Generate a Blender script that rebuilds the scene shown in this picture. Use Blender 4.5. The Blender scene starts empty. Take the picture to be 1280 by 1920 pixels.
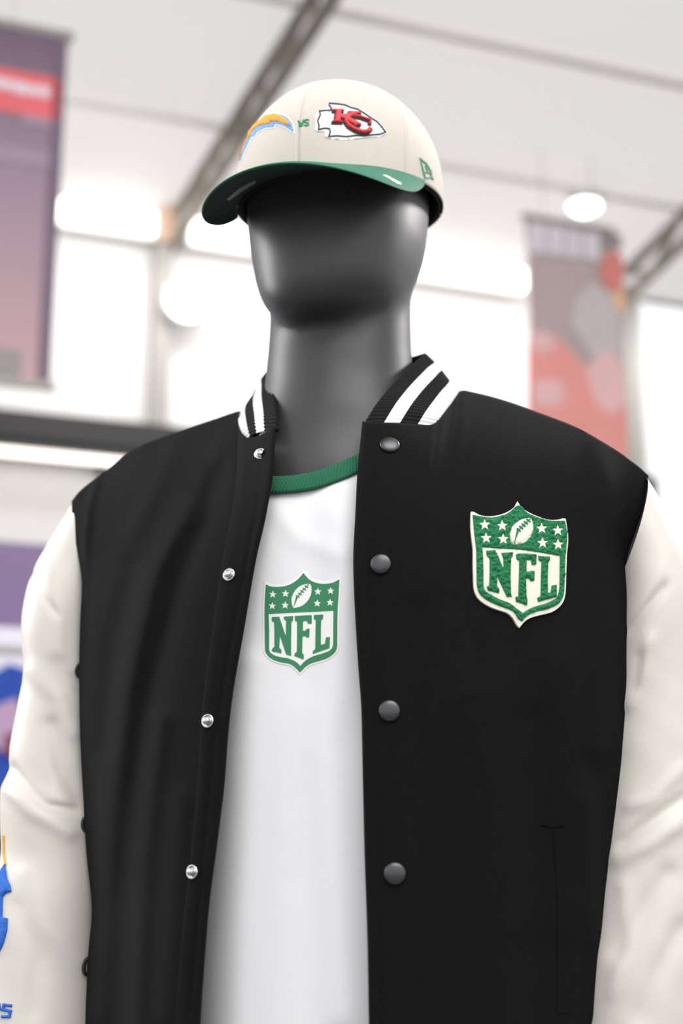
import bpy, bmesh, math, random
from math import sin, cos, pi, radians, sqrt, exp, hypot
from mathutils import Vector, Matrix, noise
from mathutils.bvhtree import BVHTree
from mathutils.geometry import delaunay_2d_cdt
import numpy as np

random.seed(4)
SC = bpy.context.scene
COL = SC.collection

# ------------------------------------------------------------------ camera
F = 50 / 36 * 1920
PITCH = radians(14)
HC = 1.10                                   # lens height
cam_d = bpy.data.cameras.new('camera')
cam = bpy.data.objects.new('camera', cam_d)
COL.objects.link(cam)
cam.location = (0, 0, HC)
cam.rotation_euler = (pi / 2 + PITCH, 0, 0)
cam_d.sensor_fit = 'VERTICAL'
cam_d.sensor_height = 36
cam_d.sensor_width = 24
cam_d.lens = 50
cam_d.clip_start = 0.05
cam_d.dof.use_dof = True
cam_d.dof.focus_distance = 1.14
cam_d.dof.aperture_fstop = 3.4
SC.camera = cam

# ------------------------------------------------------------------ world, lights, exposure
W = bpy.data.worlds.new('overcast_sky')
SC.world = W
W.use_nodes = True
W.node_tree.nodes['Background'].inputs[0].default_value = (0.97, 0.98, 1.0, 1)
W.node_tree.nodes['Background'].inputs[1].default_value = 1.0
SC.view_settings.view_transform = 'Standard'
SC.view_settings.look = 'None'
SC.view_settings.gamma = 1
SC.view_settings.use_curve_mapping = False
SC.view_settings.exposure = 0.42
SC.cycles.use_denoising = True
SC.cycles.max_bounces = 8


def area(name, loc, target, sx, sy, power, colour=(1, 1, 1)):
    d = bpy.data.lights.new(name, 'AREA')
    d.shape = 'RECTANGLE'
    d.size, d.size_y, d.energy, d.color = sx, sy, power, colour
    o = bpy.data.objects.new(name, d)
    COL.objects.link(o)
    o.location = loc
    o.rotation_euler = (Vector(target) - Vector(loc)).to_track_quat('-Z', 'Y').to_euler()
    return o


area('added_key_light', (0.7, -0.6, 4.0), (0.1, 1.3, 1.2), 3.0, 2.0, 72, (1, .97, .94))  # unseen lamp added for top light on cap and tee
area('added_wall_wash', (0.9, 6.9, 4.3), (0.64, 7.6, 2.4), 4.5, 0.3, 32, (1, .97, .95))  # added lamp that lifts the brightness of the back wall
area('added_rear_light', (2.4, 3.2, 3.6), (0.1, 1.2, 1.4), 0.6, 0.4, 75, (1, .98, .96))  # added from behind right to brighten that sleeve
area('added_wall_light', (-1.0, 5.5, 4.3), (-1.9, 6.9, 1.9), 1.6, 0.3, 11, (1, .97, .93))  # second lamp put in to lighten the lower left wall
area('added_side_light', (-2.2, 1.9, 2.3), (0, 1.2, 1.55), 0.9, 1.6, 32, (1, .99, .97))  # unseen panel added so the face reflects a bright strip at left

# ------------------------------------------------------------------ measuring helpers (a pixel's line of sight meets a real surface)
SA, CA = sin(radians(14)), cos(radians(14))      # the mannequin stands turned 14 degrees
BX, BY = 0.0, 1.22


def ray(px, py):
    x, y = (px - 640) / F, (960 - py) / F
    return Vector((x, cos(PITCH) - sin(PITCH) * y, sin(PITCH) + cos(PITCH) * y))


O = Vector((0, 0, HC))


def at_y(px, py, y):
    d = ray(px, py)
    return O + d * (y / d.y)


def at_b(px, py, yb):                        # yb: metres behind the mannequin's own frontal plane
    d = ray(px, py)
    return O + d * ((yb + BX * SA + BY * CA) / (d.x * SA + d.y * CA))


def to_px(P):
    v = Vector(P) - O
    c, s = cos(PITCH), sin(PITCH)
    f = v.y * c + v.z * s
    u = -v.y * s + v.z * c
    return 640 + F * v.x / f, 960 - F * u / f


def body(xb, yb, z):                         # body frame -> world
    return Vector((BX + xb * CA + yb * SA, BY - xb * SA + yb * CA, z))


class Curve:
    """Catmull-Rom through points, by chord length, s in 0..1."""
    def __init__(self, pts):
        self.p = [np.array(p, float) for p in pts]
        d = [0]
        for a, b in zip(self.p, self.p[1:]):
            d.append(d[-1] + np.linalg.norm((b - a)[:2] if len(a) < 3 else b - a))
        self.d = np.array(d) / d[-1]

    def __call__(self, s):
        s = min(max(s, 0), 1)
        i = int(np.searchsorted(self.d, s, side='right')) - 1
        i = min(max(i, 0), len(self.p) - 2)
        t = (s - self.d[i]) / max(self.d[i + 1] - self.d[i], 1e-9)
        p1, p2 = self.p[i], self.p[i + 1]
        h = self.d[i + 1] - self.d[i]
        m1 = (p2 - self.p[i - 1]) / (self.d[i + 1] - self.d[i - 1]) * h if i > 0 else p2 - p1
        m2 = (self.p[i + 2] - p1) / (self.d[i + 2] - self.d[i]) * h if i + 2 < len(self.p) else p2 - p1
        t2, t3 = t * t, t * t * t
        return (2*t3 - 3*t2 + 1) * p1 + (t3 - 2*t2 + t) * m1 + (3*t2 - 2*t3) * p2 + (t3 - t2) * m2


def seg_dist(px, py, poly):
    best = 1e9
    for (ax, ay), (bx, by) in zip(poly, poly[1:]):
        dx, dy = bx - ax, by - ay
        L = dx * dx + dy * dy
        t = 0 if L == 0 else min(1, max(0, ((px - ax) * dx + (py - ay) * dy) / L))
        best = min(best, hypot(px - ax - t * dx, py - ay - t * dy))
    return best


# ------------------------------------------------------------------ objects
BASE = {}


def link(name, me, parent=None):
    o = bpy.data.objects.new(name, me)
    COL.objects.link(o)
    if parent is not None:
        o.parent = parent
    return o


def thing(name, label, cat, loc=(0, 0, 0), group=None):
    o = link(name, None)
    o.location = loc
    o['label'] = label
    o['category'] = cat
    if group:
        o['group'] = group
    BASE[o.name] = Vector(loc)
    return o


def obj(name, verts, faces, mats, parent=None, smooth=True, idx=None, label=None):
    b = BASE[parent.name] if parent is not None else Vector((0, 0, 0))
    me = bpy.data.meshes.new(name)
    me.from_pydata([tuple(Vector(v) - b) for v in verts], [], [tuple(f) for f in faces])
    for m in (mats if isinstance(mats, (list, tuple)) else [mats]):
        me.materials.append(m)
    me.polygons.foreach_set('use_smooth', [smooth] * len(me.polygons))
    if idx is not None:
        me.polygons.foreach_set('material_index', idx)
    me.update()
    o = link(name, me, parent)
    BASE[o.name] = b
    if label:
        o['label'] = label
    return o


def structure(o):
    o['kind'] = 'structure'
    return o


def grid_faces(nr, nc, flip=False, wrap=False):
    fs = []
    for r in range(nr - 1):
        for c in range(nc if wrap else nc - 1):
            c2 = (c + 1) % nc
            q = (r*nc + c, r*nc + c2, (r+1)*nc + c2, (r+1)*nc + c)
            fs.append(q[::-1] if flip else q)
    return fs


def solidify(o, t, offset=-1, mat_off=0):
    m = o.modifiers.new('thickness', 'SOLIDIFY')
    m.thickness, m.offset, m.material_offset = t, offset, mat_off
    return o


def box(cx, cy, cz, ux, uy, uz):
    """oriented box from centre and half axis vectors"""
    c = Vector((cx, cy, cz))
    vs = [c + ux*i + uy*j + uz*k for i in (-1, 1) for j in (-1, 1) for k in (-1, 1)]
    fs = [(0, 1, 3, 2), (4, 6, 7, 5), (0, 4, 5, 1), (2, 3, 7, 6), (0, 2, 6, 4), (1, 5, 7, 3)]
    return vs, fs


def bar(a, b, w, h, up=Vector((0, 0, 1))):
    a, b = Vector(a), Vector(b)
    d = (b - a) / 2
    if d.cross(up).length < 1e-4*d.length:
        up = Vector((.94, .34, 0))
    s = d.cross(up).normalized() * w / 2
    t = s.cross(d).normalized() * h / 2
    return box(*((a + b) / 2), d, s, t)


def tube(path, r, n=8, closed=False):
    vs, fs = [], []
    m = len(path)
    for i, p in enumerate(path):
        a = path[(i - 1) % m] if (i > 0 or closed) else path[0]
        b = path[(i + 1) % m] if (i < m - 1 or closed) else path[-1]
        d = (Vector(b) - Vector(a)).normalized()
        s = d.cross(Vector((.3, .5, .81))).normalized()
        t = d.cross(s)
        for k in range(n):
            vs.append(Vector(p) + s * r * cos(2*pi*k/n) + t * r * sin(2*pi*k/n))
    rows = m if closed else m - 1
    for i in range(rows):
        for k in range(n):
            fs.append((i*n + k, i*n + (k+1) % n, ((i+1) % m)*n + (k+1) % n, ((i+1) % m)*n + k))
    return vs, fs


# ------------------------------------------------------------------ materials
def srgb(r, g, b):
    f = lambda c: c/12.92 if c <= .04045 else ((c + .055)/1.055)**2.4
    return tuple(f(v/255) for v in (r, g, b)) + (1,)


def mat(name, col, rough=.6, metal=0, sheen=0, noise_scale=None, noise_amt=.08, bump=0, bump_scale=600, spec=.5, emit=0, coat=0):
    m = bpy.data.materials.new(name)
    m.use_nodes = True
    nt = m.node_tree
    b = nt.nodes['Principled BSDF']
    b.inputs['Base Color'].default_value = col
    b.inputs['Roughness'].default_value = rough
    b.inputs['Metallic'].default_value = metal
    b.inputs['Specular IOR Level'].default_value = spec
    if sheen:
        b.inputs['Sheen Weight'].default_value = sheen
        b.inputs['Sheen Roughness'].default_value = .4
    if coat:
        b.inputs['Coat Weight'].default_value = coat
        b.inputs['Coat Roughness'].default_value = .15
    if emit:
        b.inputs['Emission Color'].default_value = col
        b.inputs['Emission Strength'].default_value = emit
    if noise_scale or bump:
        tc = nt.nodes.new('ShaderNodeTexCoord')
    if noise_scale:
        n = nt.nodes.new('ShaderNodeTexNoise')
        n.inputs['Scale'].default_value = noise_scale
        n.inputs['Detail'].default_value = 4
        nt.links.new(tc.outputs['Object'], n.inputs['Vector'])
        r = nt.nodes.new('ShaderNodeMapRange')
        r.inputs['To Min'].default_value = 1 - noise_amt
        r.inputs['To Max'].default_value = 1 + noise_amt
        nt.links.new(n.outputs['Fac'], r.inputs['Value'])
        mx = nt.nodes.new('ShaderNodeVectorMath')
        mx.operation = 'SCALE'
        mx.inputs[0].default_value = col[:3]
        nt.links.new(r.outputs['Result'], mx.inputs['Scale'])
        nt.links.new(mx.outputs['Vector'], b.inputs['Base Color'])
    if bump:
        n2 = nt.nodes.new('ShaderNodeTexNoise')
        n2.inputs['Scale'].default_value = bump_scale
        n2.inputs['Detail'].default_value = 3
        nt.links.new(tc.outputs['Object'], n2.inputs['Vector'])
        bp = nt.nodes.new('ShaderNodeBump')
        bp.inputs['Strength'].default_value = bump
        bp.inputs['Distance'].default_value = .002
        nt.links.new(n2.outputs['Fac'], bp.inputs['Height'])
        nt.links.new(bp.outputs['Normal'], b.inputs['Normal'])
    return m


M = dict(
    wall=mat('white_tent_fabric', (.88, .87, .86, 1), .8, noise_scale=.8, noise_amt=.03),
    ceiling=mat('tent_roof_fabric', (.82, .79, .775, 1), .85, noise_scale=.6, noise_amt=.04),
    floor=mat('grey_floor', (.16, .155, .15, 1), .7, noise_scale=6),
    steel=mat('brushed_post', (.34, .33, .31, 1), .5, .2, noise_scale=20),
    olive=mat('weathered_beam', (.25, .23, .19, 1), .6, noise_scale=9, noise_amt=.3),
    purlin=mat('pale_purlin', (.8, .78, .76, 1), .6, noise_scale=12),
    amber=mat('amber_strap', (.72, .5, .38, 1), .5, noise_scale=30),
    black_rail=mat('black_rail', (.02, .02, .02, 1), .5, noise_scale=20),
    lamp=mat('lamp_diffuser', (1, .97, .93, 1), .5, emit=3.2),
    lamp_warm=mat('warm_lamp_diffuser', (1, .93, .84, 1), .5, emit=3.2),
    lamp_added=mat('added_warm_strip', (1, .93, .84, 1), .5, emit=2.2),
    lamp_body=mat('lamp_housing', (.7, .7, .7, 1), .4, .4, noise_scale=20),
    skin=mat('charcoal_satin_shell', (.043, .0425, .046, 1), .43, spec=.5, noise_scale=15, noise_amt=.05),
    stand=mat('brushed_base', (.5, .5, .5, 1), .3, .9, noise_scale=30),
    wool=mat('black_wool', (.0062, .0062, .0072, 1), .92, sheen=.015, spec=.10, noise_scale=90, noise_amt=.2, bump=.25, bump_scale=900),
    wool_edge=mat('black_wool_edge', (.009, .009, .010, 1), .9, sheen=.06, spec=.15, noise_scale=90, noise_amt=.2),
    lining=mat('grey_lining', (.25, .25, .26, 1), .5, noise_scale=40),
    leather=mat('cream_leather', (.69, .65, .60, 1), .45, noise_scale=25, noise_amt=.03, bump=.08, bump_scale=260),
    knit=mat('black_knit', (.011, .011, .012, 1), .9, spec=.2, noise_scale=200, noise_amt=.2),
    knit_white=mat('white_knit', (.86, .86, .87, 1), .9, noise_scale=200, noise_amt=.03),
    gun=mat('gunmetal_snap', (.085, .085, .09, 1), .36, .85, noise_scale=120),
    pewter=mat('pewter_mark', (.3, .3, .3, 1), .4, .9, noise_scale=120),
    silver=mat('silver_snap', (.62, .62, .62, 1), .22, 1, noise_scale=120),
    felt=mat('cream_felt', (.80, .76, .66, 1), .95, noise_scale=150, noise_amt=.06, bump=.2),
    pile=mat('green_chenille', (.026, .20, .085, 1), .95, sheen=.1, spec=.2, noise_scale=350, noise_amt=.35, bump=.3, bump_scale=1500),
    pile_blue=mat('blue_chenille', (.045, .16, .58, 1), .95, spec=.2, noise_scale=350, noise_amt=.25, bump=.3, bump_scale=1500),
    gold=mat('gold_edging', (.72, .42, .06, 1), .8, noise_scale=200),
    cotton=mat('white_cotton', (.80, .80, .82, 1), .9, noise_scale=40, noise_amt=.02, bump=.08, bump_scale=1200),
    green_knit=mat('green_knit', (.012, .125, .06, 1), .9, noise_scale=200, noise_amt=.12),
    print_green=mat('green_print', (.032, .215, .098, 1), .6, noise_scale=120, noise_amt=.05),
    print_white=mat('white_print', (.87, .87, .84, 1), .6, noise_scale=120, noise_amt=.02),
    cap=mat('cream_twill', (.62, .565, .51, 1), .85, noise_scale=120, noise_amt=.03, bump=.15, bump_scale=900),
    cap_lining=mat('black_cap_lining', (.006, .006, .007, 1), .9, noise_scale=120),
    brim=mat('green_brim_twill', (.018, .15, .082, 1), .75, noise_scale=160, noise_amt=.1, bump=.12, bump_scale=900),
    under_brim=mat('shaded_under_brim', (.0042, .023, .016, 1), .9, noise_scale=160, noise_amt=.1),  # brim green darkened, painting in the shade beneath it
    thread_green=mat('green_thread', (.02, .25, .115, 1), .7, noise_scale=300, noise_amt=.2),
    thread_gold=mat('gold_thread', (.86, .36, .012, 1), .6, noise_scale=300, noise_amt=.12),
    thread_blue=mat('sky_blue_thread', (.17, .37, .76, 1), .6, noise_scale=300, noise_amt=.12),
    thread_white=mat('white_thread', (.87, .87, .88, 1), .7, noise_scale=300, noise_amt=.03),
    thread_black=mat('black_thread', (.012, .014, .016, 1), .7, noise_scale=300),
    thread_red=mat('red_thread', (.60, .022, .035, 1), .55, noise_scale=300, noise_amt=.12),
    sticker=mat('grey_brim_mark', (.22, .25, .24, 1), .5, noise_scale=60),
    sticker_pale=mat('pale_brim_mark', (.55, .6, .55, 1), .5, noise_scale=60),
)

# ------------------------------------------------------------------ the tent: setting
TH = radians(20)
WU = Vector((cos(TH), sin(TH), 0))           # along the back wall
WN = Vector((sin(TH), -cos(TH), 0))          # out of the wall into the room
WD = 7.5
W0 = Vector((0, WD, 0))
EAVE = HC + 3.42
SLOPE = .12
Z = Vector((0, 0, 1))


def on_wall(px, py, off=0):
    d = ray(px, py)
    t = ((W0 + WN * off) - O).dot(WN) / d.dot(WN)
    return O + d * t


def uz(px, py, off=0):
    p = on_wall(px, py, off)
    return (p - W0).dot(WU), p.z


def wp(u, z, off=0):
    return W0 + WU * u + WN * off + Z * z


def on_ceiling(px, py, drop=0):
    d = ray(px, py)
    # plane: z = EAVE - drop + SLOPE * (P - W0).WN
    n = Z - WN * SLOPE
    t = (EAVE - drop - SLOPE * W0.dot(WN) - O.dot(n)) / d.dot(n)
    return O + d * t


def wall_box(u0, u1, z0, z1, o0, o1):
    c = wp((u0 + u1)/2, (z0 + z1)/2, (o0 + o1)/2)
    return box(*c, WU * (u1 - u0)/2, WN * (o1 - o0)/2, Z * (z1 - z0)/2)


v, f = box(0, 4, -.05, Vector((40, 0, 0)), Vector((0, 40, 0)), Vector((0, 0, .05)))
structure(obj('floor', v, f, M['floor'], smooth=False))

# back wall around an added opening at the right that stands in for white glare
wu0, wz1 = uz(1196, 560)
wu1, wz0 = wu0 + 1.5, uz(1196, 1060)[1]
v, f = [], []
for a in ((-6, wu0, 0, EAVE), (wu1, 7, 0, EAVE), (wu0, wu1, wz1, EAVE), (wu0, wu1, 0, wz0)):
    vv, ff = wall_box(*a, -.04, 0)
    f += [tuple(i + len(v) for i in q) for q in ff]
    v += vv
structure(obj('wall_back', v, f, M['wall'], smooth=False))
v, f = [], []
for a in ((wu0 - .05, wu0, wz0 - .05, wz1 + .05), (wu1, wu1 + .05, wz0 - .05, wz1 + .05), (wu0, wu1, wz1, wz1 + .05), (wu0, wu1, wz0 - .05, wz0)):
    vv, ff = wall_box(*a, -.05, .03)
    f += [tuple(i + len(v) for i in q) for q in ff]
    v += vv
structure(obj('added_window_1', v, f, M['wall'], smooth=False))

cv = [W0 + WU*du + WN*o_ + Z*(EAVE + SLOPE*o_) for du, o_ in ((-6, -.1), (7, -.1), (7, 9.5), (-6, 9.5))]
structure(obj('ceiling', cv, [(0, 1, 2, 3)], M['ceiling'], smooth=False))   # one sheet of roof cloth; daylight soaks through it
nt = M['ceiling'].node_tree
tr_, mx_ = nt.nodes.new('ShaderNodeBsdfTranslucent'), nt.nodes.new('ShaderNodeMixShader')
tr_.inputs[0].default_value = (.80, .76, .745, 1)
mx_.inputs[0].default_value = .6
nt.links.new(nt.nodes['Principled BSDF'].outputs[0], mx_.inputs[1])
nt.links.new(tr_.outputs[0], mx_.inputs[2])
nt.links.new(mx_.outputs[0], nt.nodes['Material Output'].inputs[0])


def beam(name, a, b, w, h, m):
    v, f = bar(a, b, w, h)
    return structure(obj(name, v, f, m, smooth=False))


# rafters: two chords and lacing each
def rafter(a, b):
    a, b = Vector(a), Vector(b)
    down = Vector((0, 0, -.16))
    v, f = bar(a, b, .05, .04)
    pieces = [bar(a + down, b + down, .05, .04)]
    n = 14
    for i in range(n):
        p, q = a.lerp(b, i/n), a.lerp(b, (i+1)/n)
        if i % 2:
            p, q = p + down, q
        else:
            p, q = p, q + down
        pieces.append(bar(p, q, .03, .03))
    for vv, ff in pieces:
        f += [tuple(i + len(v) for i in q) for q in ff]
        v += vv
    return structure(obj('roof_beam', v, f, M['olive'], smooth=False))


A1 = on_ceiling(318, 420, .05)
A2 = on_ceiling(582, 0, .05)
rafter(A1, A1 + (A2 - A1) * 2.2)
B1 = on_ceiling(1172, 512, .05)
B2 = on_ceiling(1290, 392, .05)
rafter(B1, B1 + (B2 - B1) * 6)
for (xa, ya), (xb, yb_) in (((150, 188), (1280, 395)), ((750, 28), (1280, 178))):
    a, b = on_ceiling(xa, ya, .03), on_ceiling(xb, yb_, .03)
    off = ((a + b)/2 - W0).dot(WN)
    c = EAVE + SLOPE * off - .03
    beam('roof_beam', wp(-5.8, c, off), wp(6.8, c, off), .04, .025, M['purlin'])
# posts under the rafters
for px, py in ((306, 440), (1172, 520)):
    u, z = uz(px, py, .1)
    beam('support_post', wp(u, 0, .1), wp(u, EAVE - .02, .1), .09, .09, M['steel'])

# ------------------------------------------------------------------ background things
u0, u1 = uz(100, 400)[0], uz(302, 420)[0]


def strip_light(px0, px1, pyc, off, label, h=.12):
    a, z = uz(px0, pyc, off)
    b = uz(px1, pyc, off)[0]
    z = HC + 3.33
    t = thing('strip_light', label, 'light', wp((a + b)/2, z, off), 'strip lights along the top of the wall')
    v, f = wall_box(a, b, z - h/2 - .02, z + h/2 + .02, off - .05, off - .01)
    obj('housing', v, f, M['lamp_body'], t, smooth=False)
    v, f = wall_box(a + .02, b - .02, z - h/2, z + h/2, off - .01, off + .03)
    obj('diffuser', v, f, M['lamp_warm'], t, smooth=False)


strip_light(106, 296, 390, .12, 'bright strip light on the wall between the purple banner and the grey post')
strip_light(352, 985, 470, .12, 'long bright strip light on the wall behind the capped mannequin head')


def round_lamp(p, n, r, label, name='round_lamp'):
    t = thing(name, label, 'lamp', p)
    q = Vector(n).to_track_quat('Z', 'Y').to_matrix()
    def lathe(prof, nseg=28):
        v, f = [], []
        for (rr, h) in prof:
            for k in range(nseg):
                v.append(Vector(p) + q @ Vector((rr*cos(2*pi*k/nseg), rr*sin(2*pi*k/nseg), h)))
        f = grid_faces(len(prof), nseg, wrap=True)
        f.append(tuple(range((len(prof)-1)*nseg, len(prof)*nseg)))
        return v, f
    obj('housing', *lathe([(r*1.15, 0), (r*1.15, .05), (r*1.02, .06)]), M['lamp_body'], t)
    obj('diffuser', *lathe([(r, .055), (r*.95, .075), (r*.6, .1), (r*.2, .108)]), M['lamp'], t)


u, z = uz(345, 572, .16)
round_lamp(wp(u, z, .16), WN, .11, 'round white floodlight glowing on the wall beside the grey post')
p = on_ceiling(1095, 366, .02)
round_lamp(p, -Z, .085, 'round ceiling lamp above the red and brown banner', 'ceiling_lamp')

# amber strap round the joint
u, z = uz(312, 425, .14)
v, f = wall_box(u - .045, u + .045, z - .10, z + .10, .15, .19)
o = obj('beam_strap', v, f, M['amber'], smooth=False)
o['label'], o['category'] = 'amber strap at the joint of grey post and roof beam', 'strap'

# black rail on the wall
ua, za = uz(-200, 770, .3)
ub = uz(1232, 890, .3)[0]
z1 = uz(150, 780, .3)[1]
z0 = uz(150, 842, .3)[1]
t = thing('wall_rail', 'black display rail running along the white wall behind the shoulders', 'rail', wp((ua+ub)/2, (z0+z1)/2, .2))
v, f = wall_box(ua, ub, z0 + .03, z1, .06, .3)
obj('rail_bar', v, f, M['black_rail'], t, smooth=False)
v, f = wall_box(ua, ub, z0, z0 + .03, .08, .28)
obj('rail_lip', v, f, M['black_rail'], t, smooth=False)
v, f = wall_box(ua + .05, ub - .05, z0 - .015, z0, .12, .2)
obj('added_under_light', v, f, M['lamp_added'], t, smooth=False, label='warm light strip added under the rail')  # glowing strip put in to brighten the wall below the rail
for k in range(6):
    uu = ua + (ub - ua) * (k + .5)/6
    v, f = wall_box(uu - .02, uu + .02, z0 - .05, z1, 0, .08)
    obj('bracket', v, f, M['black_rail'], t, smooth=False)


def flat(name, pts, off, m, parent, t=.004):
    """a flat printed piece lying on a plane parallel to the wall; pts are (u, z)"""
    n = len(pts)
    v = [wp(a, b, off + t) for a, b in pts] + [wp(a, b, off) for a, b in pts]
    f = [tuple(range(n)), tuple(range(2*n - 1, n - 1, -1))] + [(i, (i+1) % n, n + (i+1) % n, n + i) for i in range(n)]
    return obj(name, v, f, m, parent, smooth=False)


def rect(a, b, c, d):
    return [(a, c), (b, c), (b, d), (a, d)]


# ------------------------------------------------------------------ left banner
OFF = 2.3
c0 = uz(128, 66, OFF)
c1 = uz(97, 724, OFF)
br, bl = c0[0], c0[0] - 1.1
bt, bb = c0[1], c1[1]
mp = mat('dusty_purple_print', srgb(112, 92, 112), .6, noise_scale=2.0, noise_amt=.15)
nt = mp.node_tree                            # the printed wash runs from purple to dusty mauve
tcn = nt.nodes.new('ShaderNodeTexCoord'); sep = nt.nodes.new('ShaderNodeSeparateXYZ')
rp = nt.nodes.new('ShaderNodeValToRGB')
nt.links.new(tcn.outputs['Generated'], sep.inputs[0]); nt.links.new(sep.outputs['Z'], rp.inputs[0])
rp.color_ramp.elements[0].color = srgb(192, 158, 162); rp.color_ramp.elements[1].color = srgb(116, 96, 116)
rp.color_ramp.elements[1].position = .95
e = rp.color_ramp.elements.new(.55); e.color = srgb(156, 134, 150)
nt.links.new(rp.outputs[0], nt.nodes['Principled BSDF'].inputs['Base Color'])
t = thing('hanging_banner', 'tall purple banner with a red box, hanging at the far left', 'banner', wp((bl+br)/2, bb, OFF))
v, f = wall_box(bl, br, bb, bt, OFF - .02, OFF)
obj('fabric', v, f, mp, t, smooth=False)
v, f = wall_box(br - .045, br, bb, bt, OFF, OFF + .004)
obj('edge_stripe', v, f, mat('deep_purple', srgb(116, 98, 116), .6, noise_scale=8), t, smooth=False)
for zz, nm in ((bt, 'top_bar'), (bb, 'bottom_bar')):
    v, f = bar(wp(bl - .02, zz, OFF - .01), wp(br + .02, zz, OFF - .01), .03, .03)
    obj(nm, v, f, M['steel'], t, smooth=False)
for uu in (bl + .2, br - .2):
    v, f = bar(wp(uu, bt, OFF - .01), wp(uu, EAVE + SLOPE*OFF, OFF - .01), .003, .003, WU)
    obj('hanging_wire', v, f, M['steel'], t, smooth=False)


def ybox(px0, px1, py0, py1):
    a, zt = uz(px0, py0, OFF); b, zb = uz(px1, py1, OFF)
    sk = (uz((px0+px1)/2, py0, OFF)[1], uz((px0+px1)/2, py1, OFF)[1])
    return a, b, sk[1], sk[0]


mred = mat('red_print', srgb(232, 108, 116), .6, noise_scale=6)
mwh = mat('pale_print', srgb(232, 222, 230), .6, noise_scale=6)
mlil = mat('lilac_print', srgb(158, 140, 160), .6, noise_scale=6)
mgr = mat('grey_print', srgb(150, 142, 144), .6, noise_scale=6)
a, b, c, d = ybox(-180, 112, 122, 202)
red = flat('red_box', rect(a, b, c, d), OFF, mred, t)
a, b, c, d = ybox(-60, 92, 148, 176)
rnd = random.Random(3)
x = a
while x < b - .03:
    w = rnd.uniform(.03, .05)
    flat('letter_block', rect(x, min(x + w, b), c + rnd.uniform(0, .012), d - rnd.uniform(0, .012)), OFF + .004, mwh, red)
    x += w + .006
a, b, c, d = ybox(40, 104, 216, 238)
flat('caption_bar', rect(a, b, c, d), OFF, mlil, t)
a, b, c, d = ybox(-120, 94, 270, 300)
flat('caption_bar', rect(a, b, c, d), OFF, mlil, t)
a, b, c, d = ybox(-80, 38, 650, 700)
flat('grey_panel', rect(a, b, c, d), OFF, mgr, t)

# ------------------------------------------------------------------ right banner: prints paled, lens haze painted into their colours
OFF = 1.2
a0 = uz(987, 405, OFF)
a1 = uz(1166, 860, OFF)
bl, br, bt, bb = a0[0], a1[0], a0[1], uz(1075, 905, OFF)[1]
t = thing('hanging_banner', 'narrow brown banner with a red figure print, hanging right of the neck', 'banner', wp((bl+br)/2, bb, OFF))
v, f = wall_box(bl, br, bb, bt, OFF - .02, OFF)
obj('fabric', v, f, mat('hazed_taupe_print', srgb(196, 178, 176), .6, noise_scale=4, noise_amt=.12), t, smooth=False)
for zz, nm in ((bt, 'top_bar'), (bb, 'bottom_bar')):
    v, f = bar(wp(bl - .02, zz, OFF - .01), wp(br + .02, zz, OFF - .01), .03, .03)
    obj(nm, v, f, M['steel'], t, smooth=False)
for uu in (bl + .1, br - .1):
    v, f = bar(wp(uu, bt, OFF - .01), wp(uu, EAVE + SLOPE*OFF, OFF - .01), .003, .003, WU)
    obj('hanging_wire', v, f, M['steel'], t, smooth=False)


def Q(pts, off=None):
    return [uz(x, y, OFF) for x, y in pts]


mdk = mat('hazed_dark_taupe_print', srgb(155, 145, 144), .6, noise_scale=6)
msal = mat('hazed_red_print', srgb(249, 166, 159), .6, noise_scale=5, noise_amt=.15)
mrd2 = mat('hazed_scarlet_print', srgb(232, 141, 134), .6, noise_scale=6, noise_amt=.1)
morg = mat('hazed_orange_print', srgb(249, 200, 160), .6, noise_scale=6)
mgy2 = mat('hazed_grey_print', srgb(214, 204, 205), .6, noise_scale=6)
mpk = mat('hazed_pink_print', srgb(247, 201, 200), .6, noise_scale=6)
mwh2 = mat('hazed_white_print', srgb(235, 229, 238), .6, noise_scale=6)
flat('dark_heading', Q([(987, 403), (1164, 440), (1164, 470), (987, 445)]), OFF, mdk, t)
for k, (xa, xb) in enumerate(((990, 1022), (1026, 1056), (1060, 1088), (1092, 1122))):
    s = (xa - 990)*.19
    flat('heading_block', Q([(xa, 416 + s), (xb, 421 + s), (xb, 478 + s*.6), (xa, 473 + s*.6)]), OFF + .004, mwh2, t)
flat('helmet_print', Q([(1122, 500), (1132, 478), (1150, 470), (1166, 480), (1168, 520), (1162, 548), (1140, 545), (1126, 528)]), OFF + .004, mrd2, t)
flat('glove_print', Q([(1148, 548), (1168, 540), (1172, 580), (1160, 586), (1148, 570)]), OFF + .004, morg, t)
flat('sleeve_print', Q([(1076, 560), (1110, 530), (1146, 552), (1158, 600), (1150, 660), (1120, 690), (1095, 650), (1068, 610)]), OFF + .004, mgy2, t)
flat('jersey_print', Q([(988, 640), (1010, 624), (1040, 632), (1070, 660), (1100, 695), (1140, 700), (1172, 740), (1176, 850), (1170, 900), (988, 880)]), OFF + .004, msal, t)
flat('shoulder_print', Q([(992, 628), (1014, 620), (1036, 634), (1040, 656), (1010, 664), (992, 656)]), OFF + .008, mpk, t)
flat('chest_print', Q([(998, 716), (1050, 712), (1056, 752), (1040, 764), (1000, 762)]), OFF + .008, mpk, t)
flat('trouser_print', Q([(1096, 690), (1140, 655), (1164, 690), (1172, 760), (1140, 780), (1110, 750)]), OFF + .008, mpk, t)

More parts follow.
